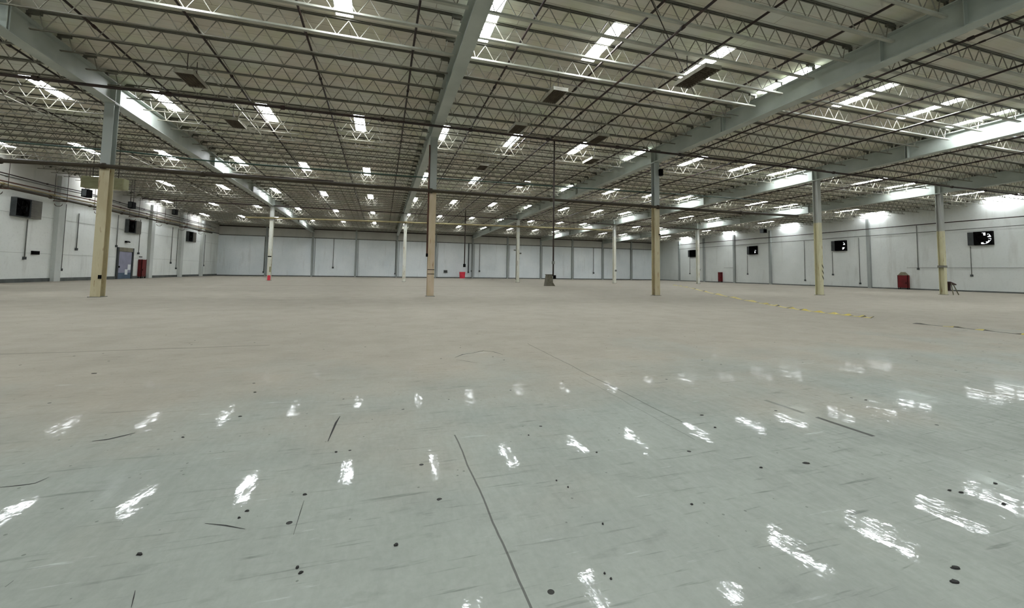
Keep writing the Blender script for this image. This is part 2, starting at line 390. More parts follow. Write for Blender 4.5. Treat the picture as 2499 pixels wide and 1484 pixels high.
for z in (.95, 1.3, 1.65):
    MB().add([(.04, -.175, z+.2), (.04, -.175, z+.32), (.16, -.175, z+.12), (.16, -.175, z), (.04, -.169, z+.2), (.04, -.169, z+.32), (.16, -.169, z+.12), (.16, -.169, z)],
             [(0, 1, 2, 3), (7, 6, 5, 4), (0, 4, 5, 1), (1, 5, 6, 2), (2, 6, 7, 3), (3, 7, 4, 0)]).obj('black_stripe', M['blacktape'], c)
c = cols_near[4]
Bx(-.19, .19, -.19, .19, 1.95, 2.1).obj('collar', M['louver'], c)
c = cols_far[2]
MB().prism((-.22, -.1, .3), (-.22, -.1, 4.9), .03).obj('conduit', M['conduit'], c, smooth=True)
Bx(-.5, -.22, -.13, -.1, 3.5, 3.62).obj('bracket', M['conduit'], c); Bx(.15, .38, -.15, -.05, 3.15, 3.3).obj('bracket', M['conduit'], c)
c = cols_far[0]
Bx(-.155, .155, -.168, -.162, 2.2, 2.3).obj('strap', M['dark'], c); Bx(.02, .155, -.17, -.162, .8, 1.3).obj('yellow_patch', M['unit'], c)
Bx(-.1, .155, -.17, -.162, .03, .5).obj('red_patch', M['brightred'], c)
c = cols_far[3]; Bx(-.02, .2, -.22, -.16, 1.4, 1.6).obj('outlet_box', M['conduit'], c)
c = cols_far[4]; Bx(.15, .3, -.12, 0, 1.7, 1.9).obj('outlet_box', M['conduit'], c)

# ------------------------------------------------------------------ joists
JL = SX-.30; P2 = .31; HJ = .57
def joist_parts():
    top = MB()
    for s in (-1, 1):
        top.box(.02, JL-.02, s*.03-.016, s*.03+.016, HJ-.045, HJ-.008)
    top.box(-.02, .3, -.05, .05, HJ-.12, HJ-.045); top.box(JL-.3, JL+.02, -.05, .05, HJ-.12, HJ-.045)
    top.box(-.05, .05, -.03, .03, HJ-.21, HJ-.12); top.box(JL-.05, JL+.05, -.03, .03, HJ-.21, HJ-.12)
    bot = MB()
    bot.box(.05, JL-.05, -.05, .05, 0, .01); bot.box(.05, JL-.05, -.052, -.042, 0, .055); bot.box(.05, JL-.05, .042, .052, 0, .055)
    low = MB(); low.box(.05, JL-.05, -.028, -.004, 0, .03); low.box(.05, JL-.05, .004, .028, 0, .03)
    web = MB(); n = int(JL/P2)//2*2; off = (JL-n*P2)/2
    for k in range(n):
        xa, xb = off+k*P2, off+(k+1)*P2
        za, zb = (HJ-.05, .03) if k % 2 == 0 else (.03, HJ-.05)
        if k == 0: xa, za = .25, HJ-.1
        if k == n-1: xb, zb = JL-.25, HJ-.1
        web.prism((xa, 0, za), (xb, 0, zb), .0145, 5, cap=False)
    return top, bot, web, low
t_, b_, w_, l_ = joist_parts()
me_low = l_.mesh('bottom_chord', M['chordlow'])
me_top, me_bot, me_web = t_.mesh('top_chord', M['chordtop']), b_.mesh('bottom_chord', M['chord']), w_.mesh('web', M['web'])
allj = MB()
for i, q in enumerate((t_, l_, w_)):
    allj.cur = i; allj.add(q.v, q.f)
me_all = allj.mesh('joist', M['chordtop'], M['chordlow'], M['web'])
BN = ['left wall bay', 'bay between left and central girders', 'bay between central and right girders', 'bay right of the right-hand girder', 'fourth bay rightward of the left wall girder', 'right wall bay']
BN = ['left wall bay', 'bay left of central girder', 'bay right of central girder', 'bay beyond the right-hand girder', 'last bay but one at right', 'right wall bay']
ORD = ['first', 'second', 'third', 'fourth', 'fifth', 'sixth', 'seventh', 'eighth', 'ninth', 'tenth', 'eleventh', 'twelfth']
cmi = camo.matrix_world.inverted()
def pix(p):
    q = cmi @ Vector(p)
    if q.z > -.2: return None
    return 1249.5+1010.7*q.x/-q.z, 600.5-1010.7*q.y/-q.z
def inview(x0, x1, y, z, mar=60):
    for k in range(13):
        p = pix((x0+(x1-x0)*k/12, y, z))
        if p and -mar < p[0] < 2499+mar and -mar < p[1] < 1484+mar: return True
    return False
njo = 0
for bay in range(6):
    xa = XL+SX*bay+.15
    cnt = {}
    for k in range(-9, 47):
        y = 11.5+1.19*k
        if y > YF-.3: continue
        if not inview(xa, xa+JL, y, zj(y)): continue
        if abs(y-Y0) < .15: pass
        row = max([r for r, c_ in enumerate(SKYC) if c_-SKL/2 < y] or [0])-1     # 1 = nearest skylight row in view
        cnt[row] = cnt.get(row, 0)+1
        loc = (xa, y, zd(y)-HJ)
        njo += 1
        if row <= 2:
            if row < 1: lab = '%s steel roof joist before the nearest skylights, %s' % (ORD[cnt[row]-1], BN[bay])
            else: lab = '%s steel roof joist from the %s skylight row on, %s' % (ORD[cnt[row]-1], ORD[row-1], BN[bay])
            t = thing('roof_joist', loc, lab, 'joist', 'open web roof joists')
            link('top_chord', me_top, t); link('bottom_chord', me_bot if y < 12.8 else me_low, t); link('web', me_web, t)  # bottom chord is pale and wide on the nearest joists, darker and thin beyond
        else:
            o = link('roof_joist', me_all, None, loc)
            tag(o, '%s distant roof joist past skylight row %s, %s' % (ORD[cnt[row]-1], ['one', 'two', 'three', 'four', 'five', 'six', 'seven'][row-1], BN[bay]), 'joist', 'distant roof joists')
print('joists', njo)
# bridging angles along the bottom chords
for x, ya, yb, lab in ((-14.5, 18, 60, 'thin bridging bar across the joists near the left wall'), (-6, 16, 40, 'thin bridging bar tying the joists left of central girder'),
                       (15.6, 7, 30, 'thin lit bridging bar just beyond the right-hand girder'), (22.6, 6, 40, 'thin bridging bar across the joists beyond the right-hand girder'), (6.2, 16, 40, 'thin bridging bar tying the joists right of central girder')):
    ysb = [ya, Y0, yb] if ya < Y0 else [ya, yb]
    tag(sloped(x-.025, x+.025, ysb, lambda y: zj(y)+.06, .03).obj('bridging_bar', M['chord']), lab, 'brace')
# ------------------------------------------------------------------ skylights
me_pan = Bx(0, SKW, -SKL/2, SKL/2, -.045, -.03).mesh('light_panel', M['day'])
cb = MB(); e = .03
cb.box(-e, 0, -SKL/2-e, SKL/2+e, -.06, .03); cb.box(SKW, SKW+e, -SKL/2-e, SKL/2+e, -.06, .03)
cb.box(0, SKW, -SKL/2-e, -SKL/2, -.06, .03); cb.box(0, SKW, SKL/2, SKL/2+e, -.06, .03)
me_curb = cb.mesh('curb', M['curb'])
for r, yc in enumerate(SKYC):
    if yc > YF-2: continue
    for x in SKX:
        bay = int((x-XL+.2)//SX); pos = ['left', 'middle', 'right'][min(2, int(((x-XL) % SX)//4.06))] if x < XR-1 else 'wall-hugging'
        lab = '%s skylight of the %s, %s row from the camera' % (pos, BN[bay], ORD[r-1]) if r > 0 else 'skylight behind the camera, %s one of the %s' % (pos, BN[bay])
        if r == 1: lab = '%s skylight of the %s, row overhead of the camera' % (pos, BN[bay])
        if r > 1: lab = '%s skylight of the %s, %s row in view' % (pos, BN[bay], ORD[r-2])
        if 14 < x < 14.2: lab = 'skylight over the right-hand girder, ' + ('row behind the camera' if r == 0 else 'row overhead of the camera' if r == 1 else '%s row in view' % ORD[r-2])
        t = thing('skylight', (x, yc, zs(yc)), lab, 'skylight', 'roof skylights')
        t.rotation_euler = (math.atan((zs(yc+.5)-zs(yc-.5))), 0, 0)
        link('light_panel', me_pan, t); link('curb', me_curb, t)

# ------------------------------------------------------------------ pipes
def pipe(name, pts, r, mt, label, cat='pipe', n=8, parent=None, coup=None):
    b = MB().tube(pts, r, n)
    if coup:
        for q in range(1, len(pts)-1):
            a = Vector(pts[q]); d = (Vector(pts[q+1])-a).normalized()
            b.prism(a-d*.07, a+d*.07, r*1.5, n)
    o = b.obj(name, mt, parent, smooth=True)
    if label: tag(o, label, cat)
    return o
def along_y(x, ya, yb, dz, step=3.0, wob=.015):
    n = max(2, int((yb-ya)/step)); out = []
    for k in range(n+1):
        y = ya+(yb-ya)*k/n; out.append((x+random.uniform(-wob, wob), y, zd(y)-dz))
    return out
xs = [(-14.6, 14, 'in the left wall bay, outer'), (-11.65, 14, 'just left of the left-hand girder'), (-8.35, 9, 'just right of the left-hand girder'), (-5.5, 8, 'midway left of the central girder'),
      (-2.42, 7, 'dark red, left of the central girder'), (.72, 7, 'closest left of the central girder'), (3.87, 6, 'closest right of the central girder'), (6.87, 5, 'midway right of the central girder'),
      (9.85, 4, 'second before the right-hand girder'), (12.7, 3, 'closest before the right-hand girder')]
for x, ya, d in xs:
    pipe('sprinkler_branch', along_y(x, ya, 60, .25), .034, M['pipe'], 'dark sprinkler pipe %s, threaded through the joists' % d, coup=True)
for x, ya, dz, d in ((7.65, 3, .67, 'black pipe slung low under the joists right of the central girder'), (15.75, 4, .67, 'black pipe slung under the joists beyond the right-hand girder'),
                  (16.25, 4, .67, 'thinner black pipe alongside the one beyond the right-hand girder'), (19.2, 4, .67, 'black pipe midway across the bay beyond the right-hand girder'),
                  (22.2, 5, .67, 'black pipe nearer the fourth girder, beyond the right-hand girder'), (28.5, 8, .67, 'black pipe just right of the fourth girder'), (32, 8, .67, 'black pipe in the middle of the last bay but one')):
    pipe('sprinkler_line', along_y(x, ya, 55, dz), .036 if 'thinner' not in d else .02, M['pipe'], d, coup=True)
zm = CAMH+6.10
pts = [(XL+.3+k*(XR-XL-.6)/20, 17.35+random.uniform(-.02, .02), zm+random.uniform(-.015, .015)) for k in range(21)]
pipe('sprinkler_main', pts, .055, M['pipe'], 'long black sprinkler main crossing just before the near columns at roof height', coup=True)
pts = [(XL+.6, Y0-.26, 4.8), (-13, Y0-.26, 4.8), (X0, Y0-.26, 4.88), (-6.9, Y0-.26, 4.84), (2, Y0-.26, 4.83), (8, Y0-.26, 4.82), (14.3, Y0-.26, 4.83), (20, Y0-.26, 4.86), (24.5, Y0-.26, 4.9)]
pipe('process_pipe', pts, .075, M['pipebig'], 'thick olive-brown pipe strapped across the near columns at mid height', n=12, coup=True)
pts = [(XL+1.5, Y0+.24, 5.62), (X0+.4, Y0+.24, 5.6), (-6.9, Y0+.24, 5.5), (1, Y0+.24, 5.53), (9.3, Y0+.24, 5.63), (15.4, Y0+.24, 5.75), (22, Y0+.24, 5.8)]
pipe('green_pipe', pts, .03, M['pipegreen'], 'thin green pipe above the thick brown one along the near columns')
yb2 = Y0+SY-.28
pipe('cream_pipe', [(-12.2, yb2, 5.8), (-1.5, yb2, 6.0), (2.1, yb2, 6.05), (14.3, yb2, 6.2), (26, yb2, 6.3)], .085, M['pipecream'], 'cream pipe across the back row of columns', n=10, coup=True)
pipe('rear_main', [(-20, yb2, 7.0), (-9, yb2, 7.0), (2, yb2, 7.0), (20, yb2, 7.0), (44, yb2, 7.0)], .06, M['pipe'], 'dark sprinkler main high across the back row of columns')
pipe('left_dark_main', [(-20, 30.5, 7.1), (-10.4, 30.5, 7.15), (-3.4, 30.5, 7.2)], .05, M['pipe'], 'short dark main hung between the column rows at left')
# bundle along the left wall
for k, (dx, z, r, mt, lab) in enumerate(((.62, 5.72, .075, 'pipebig', 'thick brown pipe lowest in the bundle along the left wall'), (.8, 5.95, .05, 'pipecream', 'cream pipe second up in the left wall bundle'),
                              (.55, 6.15, .04, 'rust', 'rusty pipe in the middle of the left wall bundle'), (.95, 6.38, .045, 'conduit', 'grey pipe upper in the left wall bundle'), (.4, 6.6, .035, 'pipe', 'thin black pipe topmost in the left wall bundle'))):
    pts = [(XL+dx+random.uniform(-.05, .05), y, z+random.uniform(-.05, .05)+(.12 if k > 1 and 36 < y < 44 else 0)) for y in range(20, 67, 4)]
    pipe('wall_pipe', pts, r, M[mt], lab, coup=True)
for k, y in enumerate((26, 32, 36.8, 41, 45.8, 50.5, 55.5, 60.5)):
    h = thing('pipe_hanger', (XL+.65, y, 0), 'rusty %s hanger of the left wall pipe bundle counted from the camera' % ORD[k], 'hanger')
    Bx(-.4, .4, -.03, .03, 5.58, 5.63).obj('cross_bar', M['rust'], h)
    MB().prism((-.35, 0, 5.6), (-.35, 0, zj(y)), .015, 5).obj('rod', M['pipe'], h); MB().prism((.35, 0, 5.6), (.35, 0, zj(y)), .015, 5).obj('rod', M['pipe'], h)
    MB().tube([(-.1+.22*math.cos(a), 0, 5.42+.18*math.sin(a)) for a in [math.pi*(1+q/8) for q in range(9)]], .02, 6).obj('saddle', M['rust'], h)
# right wall and far wall pipes
pipe('wall_pipe', [(XR-.35, y, 6.42+.02*math.sin(y)) for y in range(17, 67, 5)], .045, M['pipe'], 'upper dark pipe along the right wall above the fans')
pipe('wall_pipe', [(XR-.3, y, 5.68+.015*math.sin(y*2)) for y in range(17, 67, 5)], .035, M['conduit'], 'lower grey pipe along the right wall just above the fans')
pipe('wall_pipe', [(XR-.12, 28.2, 2.2), (XR-.12, 20, 2.15)], .018, M['conduit'], 'thin pipe from the red cabinet toward the rightmost column')
pipe('wall_pipe', [(XR-.12, 51.8, 2.3), (XR-.12, 49.9, 2.3)], .02, M['conduit'], 'thin short pipe above the narrow red cabinet')
# hanging rods and cables
pipe('slack_cable', [(x, 12.6+.05*x, zj(12)-.2-.05*math.sin((x-4)/9*math.pi)) for x in (4, 6, 8, 10, 12, 13.9)], .012, M['pipe'], 'slack black cable looped between joists right of the central girder', 'cable')
pipe('brace_rod', [(5.6, 8.0, zj(8)-.05), (9.6, 11.4, zj(11.4)+.1), (11.8, 13.2, zj(13.2)+.05)], .014, M['pipe'], 'thin diagonal brace rod under the joists right of the central girder', 'rod')

# ------------------------------------------------------------------ hanging louvred lamps
def lamp(x, y, label, L=1.2, W=.56):
    z = CAMH+6.4
    t = thing('hanging_lamp', (x, y, z), label, 'lamp', 'louvered hanging lamps')
    b = MB(); b.box(-W/2, W/2, -L/2, L/2, .10, .13)
    b.box(-W/2, -W/2+.015, -L/2, L/2, 0, .10); b.box(W/2-.015, W/2, -L/2, L/2, 0, .10)
    b.box(-W/2+.015, W/2-.015, -L/2, -L/2+.015, 0, .10); b.box(-W/2+.015, W/2-.015, L/2-.015, L/2, 0, .10)
    b.obj('housing', M['lampbody'], t)
    g = MB()
    for k in range(1, 6): xx = -W/2+.015+k*(W-.03)/6; g.box(xx-.004, xx+.004, -L/2+.015, L/2-.015, .01, .07)
    for k in range(1, 13): yy = -L/2+k*L/13; g.box(-W/2+.015, W/2-.015, yy-.004, yy+.004, .012, .068)
    o = g.obj('louver_grid', M['lampdark'], t)
    Bx(-W/2+.016, W/2-.016, -L/2+.016, L/2-.016, .08, .098).obj('reflector', M['lampdark'], t)
    for s in (-1, 1):
        MB().prism((0, s*L*.3, .13), (0, s*L*.3, zd(y+s*L*.3)-z), .012, 6).obj('rod', M['pipe'], t)
lamp(-6.5, 16.6, 'dark louvred lamp hanging high left, nearest of that side')
lamp(5.8, 13.7, 'louvred lamp hanging alone right of the central girder')
lamp(9.6, 10.8, 'large grey louvred lamp hanging beside the second bright skylight', 1.45, .62)
lamp(-6.5, 21.1, 'louvred lamp on the left seen edge-on just past the sprinkler main')
lamp(5.6, 17.45, 'louvred lamp just above a skylight, right of the central girder')
lamp(9.7, 17.5, 'louvred lamp beside the skylight nearest the dark hanging pole')
lamp(11.3, 21.1, 'small dark louvred lamp just right of the hanging pole')
lamp(5.7, 24.8, 'small louvred lamp farther right of the central girder, past the near columns')
lamp(9.7, 28.6, 'small distant louvred lamp hung before the middle back column')

# ------------------------------------------------------------------ drop poles
t = thing('drop_pole', (0, 0, 0), 'tall thin black pole hanging from the roof with a black plug at its foot', 'pole')
def rayx(px, py, y):   # world x, z on the plane y for a pixel of the 2499x1484 frame
    d = fw+r2*(px-1249.5)/1010.7-u2*(py-600.5)/1010.7
    s = y/d.y; return d.x*s, d.z*s+CAMH
x_, z_ = rayx(1350, 660, 17.36); t.location = (x_, 17.36, 0)
MB().prism((0, 0, 1.0), (0, 0, zm), .035, 10).obj('conduit', M['pipe'], t, smooth=True)
Bx(-.05, .05, -.05, .05, 1.55, 1.68).obj('coupling', M['conduit'], t)
MB().prism((.07, 0, .88), (.07, 0, 1.05), .07, 12).obj('plug', M['dark'], t, smooth=True)
x_, z_ = rayx(1133, 660, 45)
t = thing('drop_pole', (x_, 45, 0), 'thin dark pole hanging above the bright red bin', 'pole')
MB().prism((0, 0, 1.9), (0, 0, zd(45)), .06, 10).obj('conduit', M['pipe'], t, smooth=True)
Bx(-.12, .12, -.12, .12, 1.6, 1.95).obj('plug', M['dark'], t)

# ------------------------------------------------------------------ wall fans
def fan(x, y, s, label, lit, conduit=True, near=True):
    # s=+1 faces +x (on left wall), -1 faces -x (right wall)
    t = thing('wall_fan', (x, y, 4.78), label, 'fan', 'exhaust fans')
    W = .6; D = .28
    def X(a): return s*a
    def bb(xa, xb, ya, yb, za, zb): q = sorted((X(xa), X(xb))); return (q[0], q[1], ya, yb, za, zb)
    h = MB()
    h.box(*bb(0, D, -W, -W+.04, -W, W)); h.box(*bb(0, D, W-.04, W, -W, W))
    h.box(*bb(0, D, -W+.04, W-.04, -W, -W+.04)); h.box(*bb(0, D, -W+.04, W-.04, W-.04, W))
    h.obj('housing', M['housing'] if s > 0 else M['dark'], t)
    # front ring
    n = 28; r = MB(); vs = []; fs = []
    for k in range(n):
        a = 2*math.pi*k/n; ca, sa = math.cos(a), math.sin(a)
        q = (W-.05)/max(abs(ca), abs(sa)); 
        vs += [(X(D-.06), q*ca, q*sa), (X(D-.06), .52*ca, .52*sa), (X(D-.14), .52*ca, .52*sa)]
    for k in range(n):
        a, c_ = 3*k, 3*((k+1) % n); fs += [(a, c_, c_+1, a+1), (a+1, c_+1, c_+2, a+2)]
    r.add(vs, fs).obj('orifice_panel', M['dark'], t)
    MB().prism((X(D-.16), 0, 0), (X(D-.08), 0, 0), .11, 14).obj('hub', M['dark'], t)
    for k in range(6):
        a = math.pi*k/3+.35; b = MB(); vs = []
        for rr, wd in ((.1, .05), (.28, .13), (.47, .16)):
            for sg in (-1, 1):
                aa = a+sg*wd/rr*.5 if rr > .1 else a+sg*.3
                vs += [(X(D-.13+sg*.03-.006), rr*math.cos(aa), rr*math.sin(aa)), (X(D-.13+sg*.03+.006), rr*math.cos(aa), rr*math.sin(aa))]
        fs = []
        for q in range(2):
            o = 4*q; fs += [(o, o+2, o+6, o+4), (o+1, o+5, o+7, o+3), (o, o+4, o+5, o+1), (o+2, o+3, o+7, o+6)]
        fs += [(0, 1, 3, 2), (8, 10, 11, 9)]
        b.add(vs, fs).obj('blade', M['dark'], t)
    MB().prism((X(.03), 0, 0), (X(D-.16), 0, 0), .09, 10).obj('motor', M['dark'], t)
    bk = MB()
    bk.cur = 0; bk.box(*bb(.0, .03, -W+.04, W-.04, -W+.04, W-.04)); bk.obj('back_shutter', M['dark'], t)
    if lit:
        for k, (ya, yb2_, za, zb2_) in enumerate(lit):
            Bx(*bb(.031, .04, ya, yb2_, za, zb2_)).obj('daylit_gap', M['gap'], t)
    # shutter box alongside, further down the wall
    v = MB().box(*bb(0, D-.02, W+.01, W+.9, -W, W)) if s > 0 else MB().box(*bb(0, D-.04, W+.01, W+.42, -W+.02, W-.02))
    v.obj('side_box', M['louver'] if s > 0 else M['housing'], t)
    for k in range(7):
        z = -W+.12+k*.17
        (MB().box(*bb(D-.02, D, W+.06, W+.86, z, z+.03)) if s > 0 else MB().box(*bb(D-.04, D-.02, W+.05, W+.38, z, z+.02))).obj('slat', M['louver'] if s > 0 else M['housing'], t)
    return t
lefts = [(34.58, 'dark wall fan on the left wall, nearest the camera'), (46.65, 'dark wall fan above the door on the left wall'), (58.85, 'smallest farthest dark wall fan on the left wall')]
for y, lab in lefts: fan(XL, y-.2, 1, lab, None)
gA = [(-.47, -.2, .1, .38), (-.5, -.24, -.28, -.02), (-.3, -.06, -.5, -.3), (-.02, .22, -.5, -.36), (-.08, .14, .26, .5)]
rights = [(22.46, 'black wall fan nearest the camera on the right wall, daylight between its blades', gA), (34.45, 'black wall fan right of the fourth near column', [(-.45, -.2, .1, .4), (-.45, -.1, -.45, -.2)]),
          (46.35, 'black wall fan above and right of the narrow red cabinet', [(-.4, -.1, -.4, 0)]), (58.56, 'farthest small black wall fan on the right wall, beside a pale column', None)]
for y, lab, li in rights: fan(XR, y, -1, lab, li)
def drop(x, y, z0, z1, label, s, boxes=((0,),), r=.03):
    t = thing('wall_conduit', (x, y, 0), label, 'conduit')
    MB().prism((s*.06, 0, z0), (s*.06, 0, z1), r, 8).obj('tube', M['conduit'], t, smooth=True)
    Bx(*sorted((s*.0, s*.12)), -.08, .08, z0-.12, z0+.06).obj('switch_box', M['housing'], t)
    return t
for y, z0, z1, d in ((35.1, 1.6, 4.1, 'below the nearest left wall fan'), (38.4, .85, 5.6, 'right of the first left pilaster'), (39.8, 2.4, 5.1, 'hanging short on the left wall before the near column'),
                    (44.7, 2.9, 5.6, 'left of the door'), (48.2, 2.4, 5.6, 'between door fan and red cabinet'), (54.6, 1.6, 5.5, 'pair, nearer one, far left wall'), (55.9, 1.0, 5.5, 'pair, farther one, far left wall'), (63.4, 1.4, 5.4, 'close to the far left corner')):
    drop(XL, y, z0, z1, 'thin wall conduit ' + d, 1)
for y, z0, z1, d in ((23.4, 1.5, 4.1, 'under the nearest right wall fan'), (35.5, 1.45, 4.1, 'under the fan right of the fourth near column'), (47.5, 1.4, 4.1, 'under the third fan on the right wall'), (59.4, 1.35, 4.1, 'under the farthest right wall fan'),
                    (27.3, 2.1, 6.4, 'beside the wide red cabinet on the right wall'), (32.6, .5, 5.6, 'left of the right wall pilaster near the wide cabinet'), (38.9, .7, 5.7, 'just left of the striped column')):
    drop(XR, y, z0, z1, 'thin wall conduit ' + d, -1)
def fdrop(px, z0, z1, d, r=.05, mt='conduit'):
    x, z = rayx(px, 640, YF)
    t = thing('wall_conduit', (x, YF, 0), 'thin far wall conduit ' + d, 'conduit')
    MB().prism((0, -.1, z0), (0, -.1, z1), r, 8).obj('tube', M[mt], t, smooth=True)
    Bx(-.12, .12, -.2, -.05, z0-.15, z0+.1).obj('switch_box', M['housing'], t)
fdrop(527, .5, 7, 'in the left corner', .06); fdrop(645, .6, 5.7, 'behind the leftmost back column'); fdrop(813, 1.4, 5.8, 'short, between the second and third pilasters', .04); fdrop(965, .6, 5.8, 'left of the white slim back column')
fdrop(1143, 1.0, 5.8, 'dark, just right of the red bin', .09, 'housing'); fdrop(1151, 1.2, 5.8, 'beside the dark one by the red bin', .05); fdrop(1170, 1.2, 5.8, 'second right of the red bin', .04); fdrop(1448, 1.2, 5.8, 'left of the fourth back column', .04)

# ------------------------------------------------------------------ wall fixtures
d = struct(link('door_1', None, None, (XL, 46.15, 0)))
Bx(0, .12, -1.25, -1.05, 0, 2.8).obj('jamb', M['housing'], d); Bx(0, .12, 1.0, 1.2, 0, 2.8).obj('jamb', M['housing'], d)
Bx(0, .12, -1.05, 1.0, 2.45, 2.8).obj('header', M['frame'], d)
lf = Bx(0, .06, -1.03, .98, .55, 2.43).obj('leaf', M['doorface'], d)
Bx(0, .062, -1.03, .98, .02, .55).obj('kick_plate', M['doorkick'], d)
Bx(.061, .07, .05, .45, .38, .85).obj('paper', M['paper'], d)
Bx(.061, .07, .45, .9, .8, 1.3).obj('notice', M['paper'], d)
Bx(.06, .12, -.95, -.85, 1.0, 1.15).obj('handle', M['dark'], d)
def cab(name, x, y, s, w_, h, label, depth=.32, mt='red', shelf=True):
    t = thing(name, (x, y, 0), label, 'cabinet')
    def q(a, b2): return sorted((s*a, s*b2))
    Bx(*q(0.01, depth), -w_/2, w_/2, .16, h).obj('body', M[mt], t)
    for yy in (-w_/2+.04, w_/2-.04):
        for xx in (.05, depth-.05):
            Bx(*q(xx-.025, xx+.025), yy-.025, yy+.025, 0, .16).obj('leg', M['dark'], t)
    Bx(*q(depth, depth+.015), -w_/2+.05, w_/2-.05, .25, h*.52).obj('door', M[mt], t)
    Bx(*q(depth, depth+.015), -w_/2+.05, w_/2-.05, h*.55, h-.06).obj('door', M[mt], t)
    Bx(*q(depth+.015, depth+.04), -w_/2+.1, -w_/2+.14, h*.4, h*.5).obj('handle', M['dark'], t)
    for yy in (-w_/2-.01, w_/2-.02): Bx(*q(depth-.03, depth+.005), yy, yy+.03, .16, h+.02).obj('edge_strip', M['dark'], t)
    return t
cab('fire_cabinet', XL, 48.75, 1, .8, 1.8, 'tall narrow dark red cabinet beside the left wall door')
t = cab('fire_cabinet', XR, 28.5, -1, .85, 1.42, 'wide dark red cabinet on the right wall with a grey cap')
MB().add([(-.34, -.4, 1.42), (-.02, -.4, 1.42), (-.02, .4, 1.42), (-.34, .4, 1.42), (-.25, -.1, 1.75), (-.02, -.1, 1.75), (-.02, .15, 1.75), (-.25, .15, 1.75)],
         [(0, 3, 2, 1), (4, 5, 6, 7), (0, 1, 5, 4), (1, 2, 6, 5), (2, 3, 7, 6), (3, 0, 4, 7)]).obj('cap', M['wood'], t)
t = cab('fire_cabinet', XR, 52.5, -1, .62, 1.6, 'narrow dark red cabinet on the right wall beside a pale back column')
t = thing('wall_box', (XL, 35.95, 1.95), 'small black box on the left wall under the nearest fan', 'box')
Bx(0, .12, -.28, .28, -.12, .12).obj('case', M['dark'], t); Bx(.12, .13, -.24, .24, -.08, .08).obj('lid', M['dark'], t)
t = thing('exit_lamp', (XL, 46.2, 3.35), 'small dark lamp over the left wall door', 'lamp')
Bx(0, .15, -.2, .2, -.08, .08).obj('case', M['dark'], t); MB().prism((.15, -.12, 0), (.25, -.12, -.04), .06, 8).obj('head', M['housing'], t); MB().prism((.15, .12, 0), (.25, .12, -.04), .06, 8).obj('head', M['housing'], t)
t = thing('wall_plate', (XL, 48.7, 2.05), 'small grey plate over the narrow cabinet by the left door', 'plate')
Bx(0, .04, -.25, .25, -.05, .05).obj('plate', M['conduit'], t); Bx(.04, .05, -.2, .2, -.02, .02).obj('legend', M['housing'], t)
x_, z_ = rayx(1087, 663, YF)
t = thing('wall_box', (x_, YF, z_), 'small grey box low on the far wall left of the red bin', 'box')
Bx(-.3, .3, -.15, 0, -.2, .25).obj('case', M['conduit'], t); Bx(-.24, .24, -.165, -.15, -.14, .19).obj('lid', M['housing'], t)
# pale unit and black boxes hanging left
def hung(name, px, py, y, w_, h, mt, label, cat, rod=True):
    x, z = rayx(px, py, y)
    t = thing(name, (x, y, z), label, cat)
    Bx(-w_/2, w_/2, -.25, .25, -h/2, h/2).obj('case', M[mt], t)
    if rod:
        for s in (-1, 1): MB().prism((s*w_*.3, 0, h/2), (s*w_*.3, 0, zd(y)-z), .02, 6).obj('rod', M['pipe'], t)
    return t, w_, h
t, w_, h = hung('unit_heater', 257, 448, 28.6, 1.9, .62, 'unit', 'pale yellow-green unit hung behind the leftmost column', 'heater')
for k in range(7): Bx(-.9, .9, -.28, -.25, -.28+k*.08, -.25+k*.08).obj('fin', M['unit'], t)
for px, py, y, lab in ((212, 472, 33, 'small black box hung left of the leftmost column'), (322, 501, 40, 'small black box hung above the door fan'), (427, 566-48, 48, 'tiny black box hung over the far left wall')):
    t, w_, h = hung('speaker_box', px, py, y, .3, .5, 'dark', lab, 'box'); Bx(-.11, .11, -.262, -.25, -.2, .2).obj('grille', M['housing'], t)
t, w_, h = hung('wall_heater', 1863, 564, 40, .6, .5, 'housing', 'dark heater hanging before the right wall beyond the third near column', 'heater')
Bx(-.25, .25, -.27, -.25, -.2, .2).obj('grille', M['dark'], t)

# ------------------------------------------------------------------ floor things
xg, _ = rayx(1341, 698, 33); 
t = thing('crate', (13.75, 33.3, 0), 'olive-grey upright box on the floor under the hanging pole', 'box')
b = MB(); b.add([(-.34, -.3, 0), (.28, -.3, 0), (.28, .3, 0), (-.34, .3, 0), (-.2, -.25, .95), (.26, -.25, .95), (.26, .25, .95), (-.2, .25, .95)],
                [(0, 3, 2, 1), (4, 5, 6, 7), (0, 1, 5, 4), (1, 2, 6, 5), (2, 3, 7, 6), (3, 0, 4, 7)]); b.obj('body', M['cabinet'], t)
Bx(-.24, .28, -.28, .28, .95, 1.0).obj('lid', M['blacktape'], t); MB().add([(.28, -.3, 0), (.48, -.3, 0), (.28, -.3, .3), (.28, -.24, 0), (.48, -.24, 0), (.28, -.24, .3)], [(0, 1, 2), (5, 4, 3), (0, 3, 4, 1), (1, 4, 5, 2), (2, 5, 3, 0)]).obj('gusset', M['cabinet'], t)
x_, z_ = rayx(1128, 676, 66)
t = thing('red_bin', (x_, 66, 0), 'bright red bin standing against the far wall', 'bin')
MB().prism((0, 0, 0), (0, 0, .95), .42, 16, .48).obj('tub', M['brightred'], t); MB().prism((0, 0, .95), (0, 0, 1.02), .5, 16).obj('lid', M['brightred'], t)
t = thing('saw_stand', (39.35, 19.3, 0), 'maroon-topped folding stand leaning at the foot of the rightmost column', 'stand')
